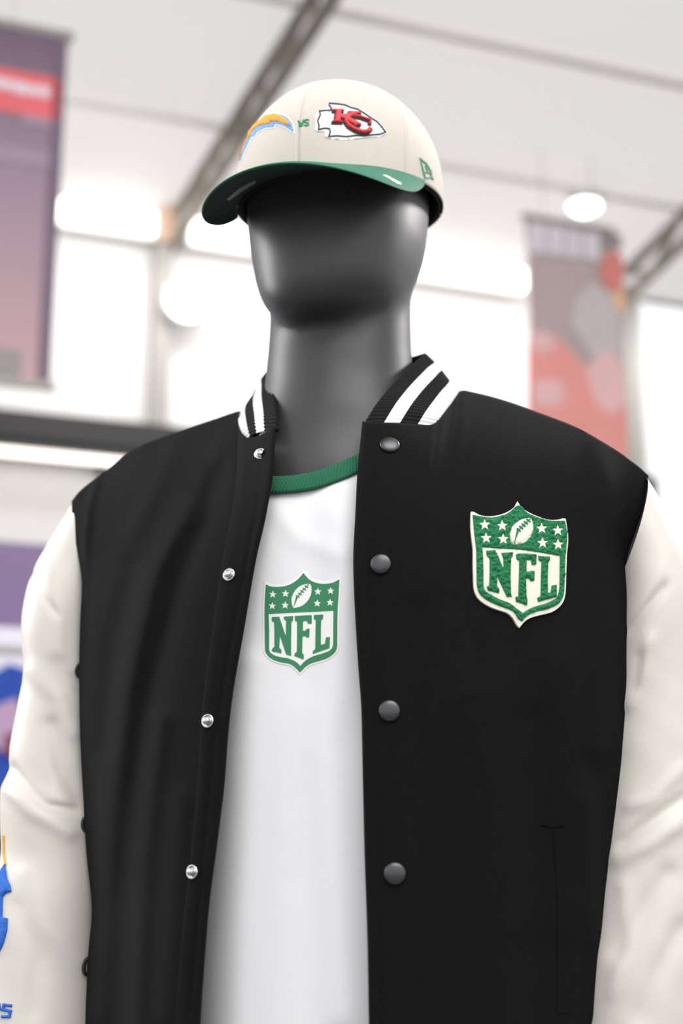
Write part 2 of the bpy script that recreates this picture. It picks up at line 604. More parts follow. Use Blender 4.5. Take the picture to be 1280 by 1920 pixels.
# ------------------------------------------------------------------ lower left: sign board, blue shirt on a rail
OFF = 2.6
a, zt = uz(-260, 1014, OFF); b = uz(95, 1022, OFF)[0]
zt = uz(40, 1018, OFF)[1]; zm = uz(40, 1178, OFF)[1]; zb = uz(40, 1262, OFF)[1]
t = thing('sign_board', 'purple and white sign board above the blue shirt at the left edge', 'sign', wp((a+b)/2, zb, OFF))
v, f = wall_box(a, b, zb, zt, OFF - .05, OFF)
obj('panel', v, f, mat('purple_board', srgb(124, 104, 142), .6, noise_scale=5), t, smooth=False)
v, f = wall_box(a, b, zb, zm, OFF, OFF + .006)
obj('white_band', v, f, mat('lilac_white_board', srgb(226, 222, 232), .6, noise_scale=5), t, smooth=False)
for uu in (a + .1, b - .1):
    v, f = bar(wp(uu, 0, OFF - .03), wp(uu, zb, OFF - .03), .04, .04, WU)
    obj('leg', v, f, M['steel'], t, smooth=False)

mblue = mat('royal_blue_fabric', srgb(26, 66, 158), .8, noise_scale=25, noise_amt=.12)
t = thing('blue_shirt', 'royal blue sports shirt hanging below the purple sign at left', 'shirt', on_wall(-60, 1800, OFF + .25))
sh = Q([(-250, 1290), (-190, 1268), (-120, 1256), (-100, 1275), (-60, 1285), (-20, 1275), (-2, 1262), (48, 1280), (90, 1330), (104, 1420), (60, 1450), (40, 1420),
        (40, 1600), (44, 1900), (-215, 1900), (-210, 1600), (-210, 1430), (-235, 1450), (-290, 1420)])
OB = OFF + .25
sh2 = [(u_, z_) for u_, z_ in sh]
v = [wp(u_, z_, OB) for u_, z_ in sh2] + [wp(u_, z_, OB - .08) for u_, z_ in sh2]
n = len(sh2)
f = [tuple(range(n)), tuple(range(2*n - 1, n - 1, -1))] + [(i, n + i, n + (i+1) % n, (i+1) % n) for i in range(n)]
o = obj('shirt_body', v, f, mblue, t, smooth=False)
bv_ = o.modifiers.new('soft', 'BEVEL'); bv_.width = .03; bv_.segments = 3
flat('chest_patch', Q([(-40, 1345), (10, 1325), (22, 1365), (16, 1410), (-20, 1420), (-44, 1390)]), OB, mat('mauve_patch', srgb(170, 140, 170), .7, noise_scale=20), t, .006)
flat('red_patch', Q([(-10, 1390), (20, 1380), (22, 1420), (6, 1436), (-12, 1425)]), OB + .006, mat('maroon_patch', srgb(120, 40, 70), .7, noise_scale=20), t, .004)
v, f = tube([on_wall(-60, 1262, OB - .04) + Vector((0, 0, .02*k)) for k in range(4)] , .006)
obj('hanger_hook', v, f, M['steel'], t)
v, f = wall_box(uz(-210, 1500, OB)[0] + .01, uz(40, 1500, OB)[0] - .01, uz(0, 1580, OB)[1] - .35, uz(0, 1500, OB)[1], OB, OB + .01)
obj('dark_panel', v, f, M['black_rail'], t, smooth=False)
za = on_wall(-60, 1262, OB - .04).z + .06
tr = thing('garment_rail', 'steel garment rail carrying the blue shirt at the left edge', 'rail', wp(uz(-330, 1260, OB)[0], 0, OB - .04))
ua, ub = uz(-420, 1260, OB)[0], uz(180, 1260, OB)[0]
v, f = bar(wp(ua, za + .012, OB - .04), wp(ub, za + .012, OB - .04), .025, .025)
obj('crossbar', v, f, M['steel'], tr, smooth=False)
for uu in (ua, ub):
    v, f = bar(wp(uu, 0, OB - .04), wp(uu, za, OB - .04), .03, .03, WU)
    obj('upright', v, f, M['steel'], tr, smooth=False)

# ------------------------------------------------------------------ mannequin
HT = radians(21)                              # the head is turned a little further
HF = Vector((-sin(HT), -cos(HT), 0))
HR = Vector((cos(HT), -sin(HT), 0))
HX, HY = -.002, 1.215


def head(lx, ly, z):
    return Vector((HX, HY, 0)) + HR * lx + HF * ly + Z * (HC + z)


def loft(rings, frame, n=40, p=2.0):
    """rings: (z, half width, front, back, x offset); front/back are distances along the forward axis"""
    vs = []
    for z, w, fr, bk, xo in rings:
        c, d = (fr + bk)/2, (fr - bk)/2
        for k in range(n):
            a = 2*pi*k/n
            ca, sa = cos(a), sin(a)
            vs.append(frame(xo + w * math.copysign(abs(sa)**(2/p), sa), c + d * math.copysign(abs(ca)**(2/p), ca), z))
    fs = grid_faces(len(rings), n, wrap=True)
    fs.append(tuple(range(n))[::-1])
    fs.append(tuple(range((len(rings)-1)*n, len(rings)*n)))
    return vs, fs


HEAD = [(.462, .014, .074, .050, 0), (.465, .026, .085, .033, 0), (.471, .038, .093, .010, 0), (.482, .054, .098, -.02, .002), (.498, .0635, .1005, -.045, .003),
        (.52, .0715, .1005, -.068, .003), (.545, .0772, .099, -.082, .002), (.575, .0808, .096, -.09, 0), (.60, .0818, .093, -.092, 0),
        (.635, .077, .088, -.09, 0), (.660, .067, .073, -.078, 0), (.676, .050, .052, -.058, 0), (.687, .022, .025, -.028, 0)]
BODYF = lambda lx, ly, z: body(lx, -ly, HC + z)
NECK = [(.25, .10, .075, -.08, 0), (.29, .12, .092, -.09, 0), (.315, .118, .096, -.095, 0), (.335, .108, .091, -.10, -.001), (.355, .096, .083, -.096, -.002), (.385, .078, .070, -.085, -.003),
        (.415, .0695, .062, -.075, -.003), (.45, .0662, .058, -.068, -.003), (.49, .0650, .052, -.066, -.003), (.53, .0640, .045, -.066, -.002), (.58, .055, .03, -.06, 0)]
TORSO = [(-.22, .15, .085, -.09, 0), (-.05, .135, .08, -.085, 0), (.08, .145, .08, -.09, 0), (.18, .16, .082, -.09, 0), (.24, .17, .075, -.09, 0),
         (.28, .17, .062, -.085, 0), (.31, .145, .048, -.075, 0), (.335, .10, .04, -.065, 0), (.36, .07, .03, -.05, 0)]
mv, mf = [], []


def add_piece(v, f):
    global mv, mf
    mf += [tuple(i + len(mv) for i in q) for q in f]
    mv += v


add_piece(*loft(HEAD, head, 48, 2.15))
add_piece(*loft(NECK, BODYF, 40))
add_piece(*loft(TORSO, BODYF, 40, 2.3))
for s in (-1, 1):
    add_piece(*loft([(-HC, .048, .14, -.09, s*.10), (-HC + .03, .048, .13, -.085, s*.10), (-HC + .08, .045, .05, -.07, s*.10), (-HC + .35, .06, .06, -.08, s*.10), (-HC + .5, .058, .065, -.06, s*.10),
                      (-.35, .085, .085, -.085, s*.088), (-.17, .09, .09, -.095, s*.08)], BODYF, 24))
    add_piece(*loft([(-.17, .024, .022, -.03, s*.272), (-.08, .028, .016, -.04, s*.268), (.06, .032, .012, -.045, s*.252), (.18, .036, .015, -.045, s*.225),
                      (.245, .04, .02, -.045, s*.185), (.275, .03, .015, -.04, s*.15)], BODYF, 24))
TM = thing('mannequin', 'faceless charcoal mannequin wearing the cream cap and black jacket', 'mannequin', (BX, BY, 0))
o = obj('body', mv, mf, M['skin'], TM)
r_ = o.modifiers.new('fuse', 'REMESH'); r_.mode = 'VOXEL'; r_.voxel_size = .0045; r_.use_smooth_shade = True
s_ = o.modifiers.new('smooth', 'SMOOTH'); s_.factor = .5; s_.iterations = 26
v, f = loft([(-HC, .27, .22, -.22, 0), (-HC + .008, .27, .22, -.22, 0), (-HC + .012, .26, .21, -.21, 0)], BODYF, 48)
obj('base_plate', v, f, M['stand'], TM)

# ------------------------------------------------------------------ t-shirt
TT = thing('t_shirt', 'white cotton t-shirt with green neckband and shield print under the open jacket', 't-shirt', (BX, BY, HC - .25))
t_top = Curve([(410, 830), (450, 885), (480, 910), (505, 921), (535, 920), (565, 917), (600, 910), (640, 896), (668, 883), (700, 862), (740, 825), (775, 785)])
t_left = Curve([(410, 830), (340, 930), (300, 1100), (290, 1500), (280, 2150)])
t_right = Curve([(775, 785), (850, 900), (900, 1100), (910, 1500), (915, 2150)])
t_bot = Curve([(280, 2150), (600, 2170), (915, 2150)])
T_FOLDS = [([(628, 930), (640, 1100), (610, 1400), (640, 1900)], 34, .004), ([(470, 1250), (430, 2100)], 34, .003),
           ([(560, 1350), (530, 2100)], 60, .002), ([(520, 960), (560, 1010), (640, 1040)], 18, .0015)]


def tee_yb(px, py, s, v):
    lat = max(0, 1 - abs(2*s - .98)**3.6)
    top = .005 - .113*lat**.8
    full = -.035 - .088*lat
    w = exp(-v/.06)
    yb = w*top + (1 - w)*full
    for poly, wd, amp in T_FOLDS:
        d = seg_dist(px, py, poly)
        if d < 3*wd:
            yb -= amp*exp(-(d/wd)**2)
    return yb


def coons(T, B, E, G, s, v):
    p00, p10, p01, p11 = T(0), T(1), B(0), B(1)
    return (1-v)*T(s) + v*B(s) + (1-s)*E(v) + s*G(v) - ((1-s)*(1-v)*p00 + s*(1-v)*p10 + (1-s)*v*p01 + s*v*p11)


nr, nc = 110, 80
tv = []
for i in range(nr):
    v_ = i/(nr - 1)
    for j in range(nc):
        s = j/(nc - 1)
        q = coons(t_top, t_bot, t_left, t_right, s, v_)
        tv.append(at_b(q[0], q[1], tee_yb(q[0], q[1], s, v_)))
tf = grid_faces(nr, nc, flip=True)
tee_bvh = BVHTree.FromPolygons(tv, tf)
# sides and back
bvx, nb = [], 20
for i in range(nr):
    a, b = tv[i*nc], tv[i*nc + nc - 1]
    for k in range(nb):
        q = k/(nb - 1)
        P = b.lerp(a, q)
        bulge = .19*sin(pi*q)**.6 if 0 < q < 1 else 0
        bvx.append(P + Vector((SA, CA, 0))*bulge)
off_ = len(tv)
o = obj('shirt_body', tv + bvx, tf + [tuple(x + off_ for x in q) for q in grid_faces(nr, nb, flip=True)], M['cotton'], TT)
solidify(o, .002)


def ribbed_strip(top, bot, nlen, nacross, ribs, amp, bulge, outward):
    """ruled strip between two 3-D curves with knitted ribs running across it"""
    P = []
    for i in range(nacross):
        w = i/(nacross - 1)
        for j in range(nlen):
            s = j/(nlen - 1)
            a, b = Vector(top(s)), Vector(bot(s))
            p = a.lerp(b, w)
            d1 = Vector(top(min(1, s + .01))) - Vector(top(max(0, s - .01)))
            n = d1.cross(b - a).normalized()
            if n.dot(outward(p)) < 0:
                n = -n
            P.append(p + n*(bulge*sin(pi*w) + amp*sin(2*pi*ribs*s)))
    return P


# neckband
nb_top = Curve([at_b(*q) for q in ((430, 838, .0), (462, 872, -.062), (488, 888, -.094), (512, 894, -.104), (540, 893, -.108), (565, 890, -.109), (592, 884, -.109), (622, 873, -.107), (650, 862, -.102), (672, 852, -.097), (700, 836, -.088), (735, 806, -.062), (765, 775, -.03))])
nb_bot = Curve([at_b(*q) for q in ((406, 838, -.0), (448, 890, -.070), (478, 914, -.1035), (505, 924, -.110), (535, 923, -.113), (565, 920, -.114), (600, 913, -.114), (640, 899, -.112), (668, 886, -.109), (700, 865, -.104), (742, 828, -.075), (778, 788, -.04))])
P = ribbed_strip(nb_top, nb_bot, 700, 9, 110, .0003, .001, lambda p: Vector((-SA, -CA, 0)))
o = obj('neckband', P, grid_faces(9, 700, flip=True), M['green_knit'], TT, label='green ribbed neckband')
solidify(o, .0016, 0)


# ------------------------------------------------------------------ decals: printed, felted and stitched pieces that lie on a surface
def inside(px, py, loops):
    c = np.zeros(len(px), bool)
    for L in loops:
        L = np.asarray(L)
        x1, y1 = L[:, 0], L[:, 1]
        x2, y2 = np.roll(x1, -1), np.roll(y1, -1)
        for a, b, d, e in zip(x1, y1, x2, y2):
            if b == e:
                continue
            m = ((b > py) != (e > py)) & (px < (d - a)*(py - b)/(e - b) + a)
            c ^= m
    return c


def resample(L, cell):
    out = []
    for (a, b), (c, d) in zip(L, list(L[1:]) + [L[0]]):
        n = max(1, int(math.ceil(hypot(c - a, d - b)/cell)))
        for k in range(n):
            out.append((a + (c - a)*k/n, b + (d - b)*k/n))
    return out


def decal(name, loops, bvh, mats, parent, base=0, thick=.001, cell=3.0, puff=0, rough=0, freq=900, label=None):
    loops = [resample(L, cell) for L in loops]
    pts, edges = [], []
    for L in loops:
        n0 = len(pts)
        pts += L
        edges += [(n0 + i, n0 + (i + 1) % len(L)) for i in range(len(L))]
    A = np.array(pts)
    x0, y0 = A.min(0)
    x1, y1 = A.max(0)
    gx, gy = np.meshgrid(np.arange(x0, x1, cell), np.arange(y0, y1, cell*.87))
    gx[::2] += cell*.5
    gx, gy = gx.ravel(), gy.ravel()
    k = inside(gx, gy, loops)
    gx, gy = gx[k], gy[k]
    if len(gx):
        d2 = np.min((gx[:, None] - A[None, :, 0])**2 + (gy[:, None] - A[None, :, 1])**2, axis=1)
        k = d2 > (cell*.55)**2
        pts = pts + list(zip(gx[k], gy[k]))
    co, ed, fa, *_ = delaunay_2d_cdt([Vector(p) for p in pts], edges, [], 0, 1e-4)
    co = np.array([tuple(c) for c in co])
    fa = [tuple(q) for q in fa]
    cen = np.array([co[list(q)].mean(0) for q in fa])
    k = inside(cen[:, 0], cen[:, 1], loops)
    fa = [q for q, kk in zip(fa, k) if kk]
    used = sorted({i for q in fa for i in q})
    mp_ = {i: n for n, i in enumerate(used)}
    co = co[used]
    fa = [tuple(mp_[i] for i in q) for q in fa]
    db = np.sqrt(np.min((co[:, 0][:, None] - A[None, :, 0])**2 + (co[:, 1][:, None] - A[None, :, 1])**2, axis=1))
    top, low = [], []
    for (x, y), d in zip(co, db):
        dr = ray(x, y).normalized()
        loc, nor, _, _ = bvh.ray_cast(O, dr)
        if loc is None:
            loc, nor, _, _ = bvh.find_nearest(O + dr*1.2)
        if nor.dot(dr) > 0:
            nor = -nor
        h = thick
        if puff:
            h = thick*(.35 + .65*sqrt(min(1, d/puff)))
        if rough:
            h += rough*(noise.noise(loc*freq) + .6*noise.noise(loc*freq*2.3 + Vector((7, 3, 1))))*min(1, .25 + d/2)
            h = max(h, thick*.4)
        top.append(loc + nor*(base + h))
        low.append(loc + nor*(base - .0004))
    n = len(top)
    cnt = {}
    fs = []
    for q in fa:
        a, b, c = (top[i] for i in q)
        if (b - a).cross(c - a).dot(ray(640, 960)) > 0:
            q = q[::-1]
        fs.append(q)
        for i in range(3):
            e_ = (q[i], q[(i+1) % 3])
            cnt[tuple(sorted(e_))] = cnt.get(tuple(sorted(e_)), []) + [e_]
    walls = [(e_[0][1], e_[0][0], n + e_[0][0], n + e_[0][1]) for e_ in cnt.values() if len(e_) == 1]
    return obj(name, top + low, fs + walls, mats, parent, smooth=bool(puff or rough), label=label)


def crop(pts, x0, y0, k):
    return [(x0 + a/k, y0 + b/k) for a, b in pts]


def star(cx, cy, r, rot=0):
    return [(cx + (r if i % 2 == 0 else r*.42)*sin(i*pi/5 + rot), cy - (r if i % 2 == 0 else r*.42)*cos(i*pi/5 + rot)) for i in range(10)]


def stroke(path, w, closed=False):
    p = [Vector(q) for q in path]
    L, R = [], []
    n = len(p)
    for i in range(n):
        a = p[(i-1) % n] if (i > 0 or closed) else p[i]
        b = p[(i+1) % n] if (i < n-1 or closed) else p[i]
        d1 = (p[i] - a).normalized() if (p[i] - a).length > 0 else (b - p[i]).normalized()
        d2 = (b - p[i]).normalized() if (b - p[i]).length > 0 else d1
        nn = (Vector((-d1.y, d1.x)) + Vector((-d2.y, d2.x)))
        nn = nn.normalized() if nn.length > 1e-6 else Vector((-d1.y, d1.x))
        k = 1/max(.5, nn.dot(Vector((-d1.y, d1.x))))
        L.append(tuple(p[i] + nn*w/2*k))
        R.append(tuple(p[i] - nn*w/2*k))
    return [L, R] if closed else [L + R[::-1]]


def grow(L, w):
    """outline moved outwards by w"""
    a = sum(x1*y2 - x2*y1 for (x1, y1), (x2, y2) in zip(L, L[1:] + L[:1]))
    s = stroke(L, 2*w, True)
    return s[1] if a > 0 else s[0]


def smooth_loop(pts, keep, n=4):
    """rounds a closed outline except at the listed corner indices"""
    out, N = [], len(pts)
    for i in range(N):
        p0, p1, p2, p3 = (Vector(pts[(i + k) % N]) for k in (-1, 0, 1, 2))
        m1 = (p2 - p0)/2 if i not in keep else (p2 - p1)
        m2 = (p3 - p1)/2 if (i + 1) % N not in keep else (p2 - p1)
        L = (p2 - p1).length
        for m in (m1, m2):
            if m.length > L:
                m *= L/m.length
        for k in range(n):
            t = k/n
            t2, t3 = t*t, t*t*t
            q = p1*(2*t3 - 3*t2 + 1) + m1*(t3 - 2*t2 + t) + p2*(3*t2 - 2*t3) + m2*(t3 - t2)
            out.append((q.x, q.y))
    return out


def laces(a, b, c):
    """a football's seam wedge and its cross laces, from tip a along b to c"""
    a, b, c = Vector(a), Vector(b), Vector(c)
    out = [[tuple(a), tuple(b + (c - b).normalized().orthogonal()*14), tuple(b - (c - b).normalized().orthogonal()*14)]]
    d = (c - b)
    n = d.normalized().orthogonal()
    out += stroke([tuple(b + d*.0), tuple(b + d*1.0)], 9)
    for k in range(5):
        p = b + d*(k + .35)/5.4
        out += stroke([tuple(p - n*24 - d*.02), tuple(p + n*27 + d*.02)], 14)
    return out


# --- shield printed on the t-shirt
C1 = lambda pts: crop(pts, 470, 1050, 6.737)
so = smooth_loop([(195, 312), (250, 335), (330, 342), (420, 335), (500, 310), (580, 260), (640, 200), (667, 165), (700, 205), (750, 255), (830, 290), (920, 303), (1010, 295), (1070, 275), (1120, 245), (1112, 400), (1100, 600), (1095, 800), (1092, 1080), (1075, 1150), (1030, 1200), (960, 1245), (870, 1275), (770, 1305), (700, 1345), (650, 1395), (622, 1422), (590, 1385), (540, 1340), (480, 1310), (400, 1295), (320, 1275), (250, 1240), (205, 1195), (183, 1140), (180, 900), (178, 650), (185, 450)], {0, 7, 14, 26})
sh_ = smooth_loop([(228, 682), (450, 670), (650, 660), (850, 652), (1048, 640), (1045, 850), (1042, 1050), (1030, 1110), (990, 1150), (900, 1185), (800, 1215), (710, 1260), (660, 1305), (628, 1340), (590, 1300), (530, 1265), (460, 1240), (380, 1228), (300, 1205), (250, 1170), (235, 1130), (235, 900)], {0, 4, 13})
fb = smooth_loop([(750, 298), (768, 330), (770, 400), (755, 460), (715, 525), (650, 580), (545, 612), (525, 580), (515, 500), (530, 440), (565, 380), (620, 330), (690, 303)], {0, 6})
stars1 = [star(x, y, 56, .05) for x, y in ((282, 435), (442, 425), (850, 400), (1012, 390), (275, 580), (437, 572), (843, 548), (1005, 537))]
N1 = [(268, 722), (362, 718), (445, 965), (450, 770), (422, 750), (420, 718), (538, 708), (535, 765), (515, 785), (512, 1000), (512, 1212), (450, 1195), (370, 955), (362, 1105), (388, 1135), (390, 1180), (270, 1155), (272, 1125), (302, 1095), (302, 900), (298, 790), (270, 770)]
F1 = [(558, 708), (772, 697), (772, 805), (728, 808), (710, 770), (662, 775), (660, 895), (690, 895), (715, 870), (745, 868), (740, 980), (712, 982), (692, 962), (655, 968), (650, 1170), (672, 1200), (670, 1258), (555, 1215), (555, 1185), (585, 1160), (588, 1000), (588, 780), (560, 768)]
L1 = [(800, 697), (918, 690), (915, 745), (892, 762), (888, 900), (888, 1075), (940, 1060), (955, 978), (1003, 975), (997, 1115), (785, 1187), (788, 1155), (818, 1125), (822, 900), (825, 765), (800, 745)]
pr = decal('shield_print', [C1(grow(so, 22))], tee_bvh, M['print_white'], TT, 0, .0004, 5, label='green and white shield print')
decal('shield_field', [C1(so), C1(sh_), C1(fb)] + [C1(s) for s in stars1], tee_bvh, M['print_green'], pr, .0004, .0003, 4)
for L in (N1, F1, L1):
    decal('letter', [C1(L)], tee_bvh, M['print_green'], pr, .0004, .0003, 4)
for s in laces((540, 600), (585, 470), (735, 305)):
    decal('lace', [C1(s)], tee_bvh, M['print_green'], pr, .0004, .0003, 4)

# ------------------------------------------------------------------ jacket
TJ = thing('varsity_jacket', 'open black wool jacket with cream sleeves and striped collar on the mannequin', 'jacket', (BX, BY, HC - .2))

PR_top = Curve([(679, 790), (690, 791), (712, 792), (745, 793), (780, 795), (812, 795), (832, 773), (848, 752), (862, 733), (890, 736), (950, 752), (1000, 770), (1080, 801), (1150, 841), (1196, 874), (1216, 892)])
PR_edge = Curve([(679, 790), (674, 840), (670, 880), (666, 960), (662, 1040), (663, 1100), (668, 1200), (672, 1260), (677, 1330), (679, 1420), (683, 1600), (688, 1750), (691, 1920), (694, 2150)])
PR_side = Curve([(1216, 892), (1206, 950), (1190, 1000), (1175, 1050), (1177, 1110), (1183, 1200), (1186, 1290), (1183, 1370), (1176, 1460), (1166, 1560), (1156, 1660), (1150, 1750), (1141, 1800), (1136, 1900), (1130, 2150)])
PR_bot = Curve([(694, 2150), (910, 2165), (1130, 2150)])
PL_top = Curve([(516, 798), (508, 803), (495, 812), (475, 820), (456, 818), (449, 803), (446, 785), (450, 771), (420, 780), (380, 793), (330, 810), (255, 840), (190, 889), (150, 920), (134, 940)])
PL_edge = Curve([(516, 798), (515, 845), (511, 896), (505, 933), (496, 980), (480, 1050), (456, 1190), (440, 1280), (430, 1356), (421, 1470), (414, 1530), (405, 1600), (393, 1693), (384, 1800), (376, 1920), (366, 2150)])
PL_side = Curve([(134, 940), (136, 985), (146, 1040), (153, 1090), (150, 1170), (148, 1260), (150, 1380), (155, 1480), (162, 1600), (172, 1705), (166, 1780), (162, 1860), (160, 1920), (158, 2150)])
PL_bot = Curve([(366, 2150), (260, 2160), (158, 2150)])

FOLD_R = [([(700, 800), (690, 1000), (694, 1200), (706, 1500), (716, 2000)], 3.5, -.0012),
          ([(1120, 830), (1145, 960), (1130, 1100), (1120, 1400)], 26, .005), ([(1060, 1250), (1080, 1600), (1070, 2000)], 40, .005),
          ([(900, 1300), (930, 1700), (940, 2000)], 50, .004), ([(1000, 1350), (1010, 1700), (1000, 2000)], 30, -.004),
          ([(1100, 1500), (1120, 1900)], 20, .004), ([(780, 1150), (800, 1600), (790, 2000)], 40, -.003)]
FOLD_L = [([(494, 830), (484, 940), (456, 1080), (424, 1240), (400, 1400), (380, 1600), (355, 1900)], 3.5, -.0012),
          ([(350, 960), (290, 1080), (235, 1300), (205, 1550), (185, 1900)], 24, .008),
          ([(400, 900), (330, 1080), (280, 1300), (240, 1600), (215, 2000)], 26, -.006),
          ([(180, 905), (165, 960), (157, 1040), (155, 1120)], 9, .004),
          ([(250, 1060), (215, 1200), (195, 1400)], 22, -.006),
          ([(300, 1350), (270, 1600), (250, 2000)], 20, .006), ([(420, 820), (380, 900), (360, 980)], 16, .003),
          ([(330, 830), (300, 900), (250, 1000)], 20, .004), ([(340, 1500), (310, 1900)], 22, .003)]


def jacket_panel(T, B, E, G, folds, yb_top, side_sign, name):
    nr, nc, ns = 170, 100, 7
    V = []
    for i in range(nr):
        v_ = (i/(nr - 1))**1.15
        row = []
        for j in range(nc):
            s = j/(nc - 1)
            q = coons(T, B, E, G, s, v_)
            full = -(.142 + .012*v_)*(1 - s**2.1) - .028*s**2.1
            w = exp(-v_/.075)
            yb = w*yb_top(s) + (1 - w)*full
            edge = min(1, s/.02)
            for poly, wd, amp in folds:
                d = seg_dist(q[0], q[1], poly)
                if d < 3*wd:
                    yb -= amp*exp(-(d/wd)**2)*min(1, (1 - s)/.06 + .1)
            # the edge rolls gently back
            yb += .004*(1 - edge)**2
            row.append(at_b(q[0], q[1], yb))
        p = row[-1]
        for k in range(1, ns):
            a = k/(ns - 1)
            row.append(p + Vector((-side_sign*.012*a*a, .085*a*(.2 + .8*min(1, v_/.1)), 0)))
        V += row
    fs = grid_faces(nr, nc + ns - 1, flip=side_sign > 0)
    return V, fs, nr, nc + ns - 1


def yt_right(s):
    # neck seam at the front rising to the shoulder ridge
    k = [0, .06, .2, .29, .33, .36, 1]
    y = [-.104, -.102, -.086, -.070, -.045, -.012, -.0]
    return float(np.interp(s, k, y))


sL = lambda pt, crv: min(range(201), key=lambda i: hypot(*(crv(i/200) - np.array(pt))))/200
kr = [0] + [sL(p, PR_top) for p in ((745, 793), (812, 795), (832, 773), (848, 752), (862, 733), (890, 736))] + [1]
yr = [-.106, -.094, -.072, -.046, -.020, .006, .010, 0.0]
kl = [0] + [sL(p, PL_top) for p in ((495, 812), (475, 820), (456, 818), (449, 803), (446, 785), (450, 771), (420, 780))] + [1]
yl = [-.106, -.096, -.084, -.070, -.046, -.020, .006, .010, 0.0]
RV, RF, rnr, rnc = jacket_panel(PR_top, PR_bot, PR_edge, PR_side, FOLD_R, lambda s: float(np.interp(s, kr, yr)), 1, 'r')
LV, LF, lnr, lnc = jacket_panel(PL_top, PL_bot, PL_edge, PL_side, FOLD_L, lambda s: float(np.interp(s, kl, yl)), -1, 'l')


def orient(V, Fs):
    q = Fs[len(Fs)//2]
    a, b, c = V[q[0]], V[q[1]], V[q[2]]
    return [x[::-1] for x in Fs] if (b - a).cross(c - a).dot(a - O) > 0 else Fs


RF, LF = orient(RV, RF), orient(LV, LF)
right_bvh = BVHTree.FromPolygons(RV, RF)
left_bvh = BVHTree.FromPolygons(LV, LF)
jr = solidify(obj('front_panel', RV, RF, M['wool'], TJ), .003)
jl = solidify(obj('front_panel', LV, LF, M['wool'], TJ), .003)

# back panel
topc = [LV[j] for j in range(99, 0, -1) if to_px(LV[j])[0] < 452 and to_px(LV[j])[1] < 945]
ridgeR = [RV[j] for j in range(100) if to_px(RV[j])[0] > 860]
ridgeL = [LV[j] for j in range(99, -1, -1) if j/99 >= kl[6]]
midneck = [at_b(470, 770, .05), at_b(540, 766, .085), at_b(640, 760, .092), at_b(745, 752, .085), at_b(838, 737, .05)]
topline = Curve([lv for lv in ridgeL[::6]] + midneck + [rv for rv in ridgeR[::6]] + [ridgeR[-1]])
nb = 60
BV = []
for i in range(lnr):
    v_ = i/(lnr - 1)
    a, b = LV[i*lnc + lnc - 1], RV[i*rnc + rnc - 1]
    for k in range(nb):
        s = k/(nb - 1)
        base_ = a.lerp(b, s)
        t0 = Vector(topline(s))
        lin0 = LV[lnc - 1].lerp(RV[rnc - 1], s)
        p = base_ + (t0 - lin0)*(1 - v_)**6
        p = p + Vector((SA, CA, 0))*(.10*sin(pi*s)**.7 if 0 < s < 1 else 0)*(1 - exp(-v_/.06))
        BV.append(p)
BF = grid_faces(lnr, nb)
obj('back_panel', BV, BF, M['wool'], TJ)

# striped knit collar
ct = Curve([at_b(*q) for q in ((516, 806, -.097), (516, 776, -.086), (514, 752, -.062), (510, 725, -.034), (506, 704, -.008), (505, 691, .018), (520, 690, .052), (570, 695, .082), (640, 690, .092), (715, 682, .084), (775, 668, .052), (797, 663, .022), (776, 680, -.012), (741, 715, -.052), (708, 754, -.085), (681, 797, -.100))])
cb = Curve([at_b(*q) for q in ((459, 827, -.060), (451, 806, -.052), (447, 790, -.026), (449, 778, -.006), (456, 770, .010), (463, 767, .022), (480, 766, .066), (545, 764, .098), (640, 757, .106), (742, 750, .098), (832, 734, .066), (862, 731, .018), (851, 748, -.016), (838, 766, -.038), (825, 783, -.058), (812, 805, -.066))])
NL, NA = 760, 28
CN = Vector((BX, BY, 0))
P = ribbed_strip(ct, cb, NL, NA, 120, .00055, .004, lambda p: Vector((p.x - BX, p.y - BY, 0)) + Z*.05)
fs = grid_faces(NA, NL)
bands = [.27, .49, .73, 1.01]
idx = []
for i in range(NA - 1):
    w = (i + .5)/(NA - 1)
    k = 0 if w < bands[0] else 1 if w < bands[1] else 0 if w < bands[2] else 1
    idx += [k]*(NL - 1)
q = fs[5]
a, b, c = P[q[0]], P[q[1]], P[q[2]]
if (b - a).cross(c - a).dot(Vector((a.x - BX, a.y - BY, 0))) < 0:
    fs = [x[::-1] for x in fs]
o = obj('collar', P, fs, [M['knit'], M['knit_white']], TJ, idx=idx, label='ribbed black collar with two white stripes')
solidify(o, .004)

# sleeves: rings across the arm, cloth creased along measured folds


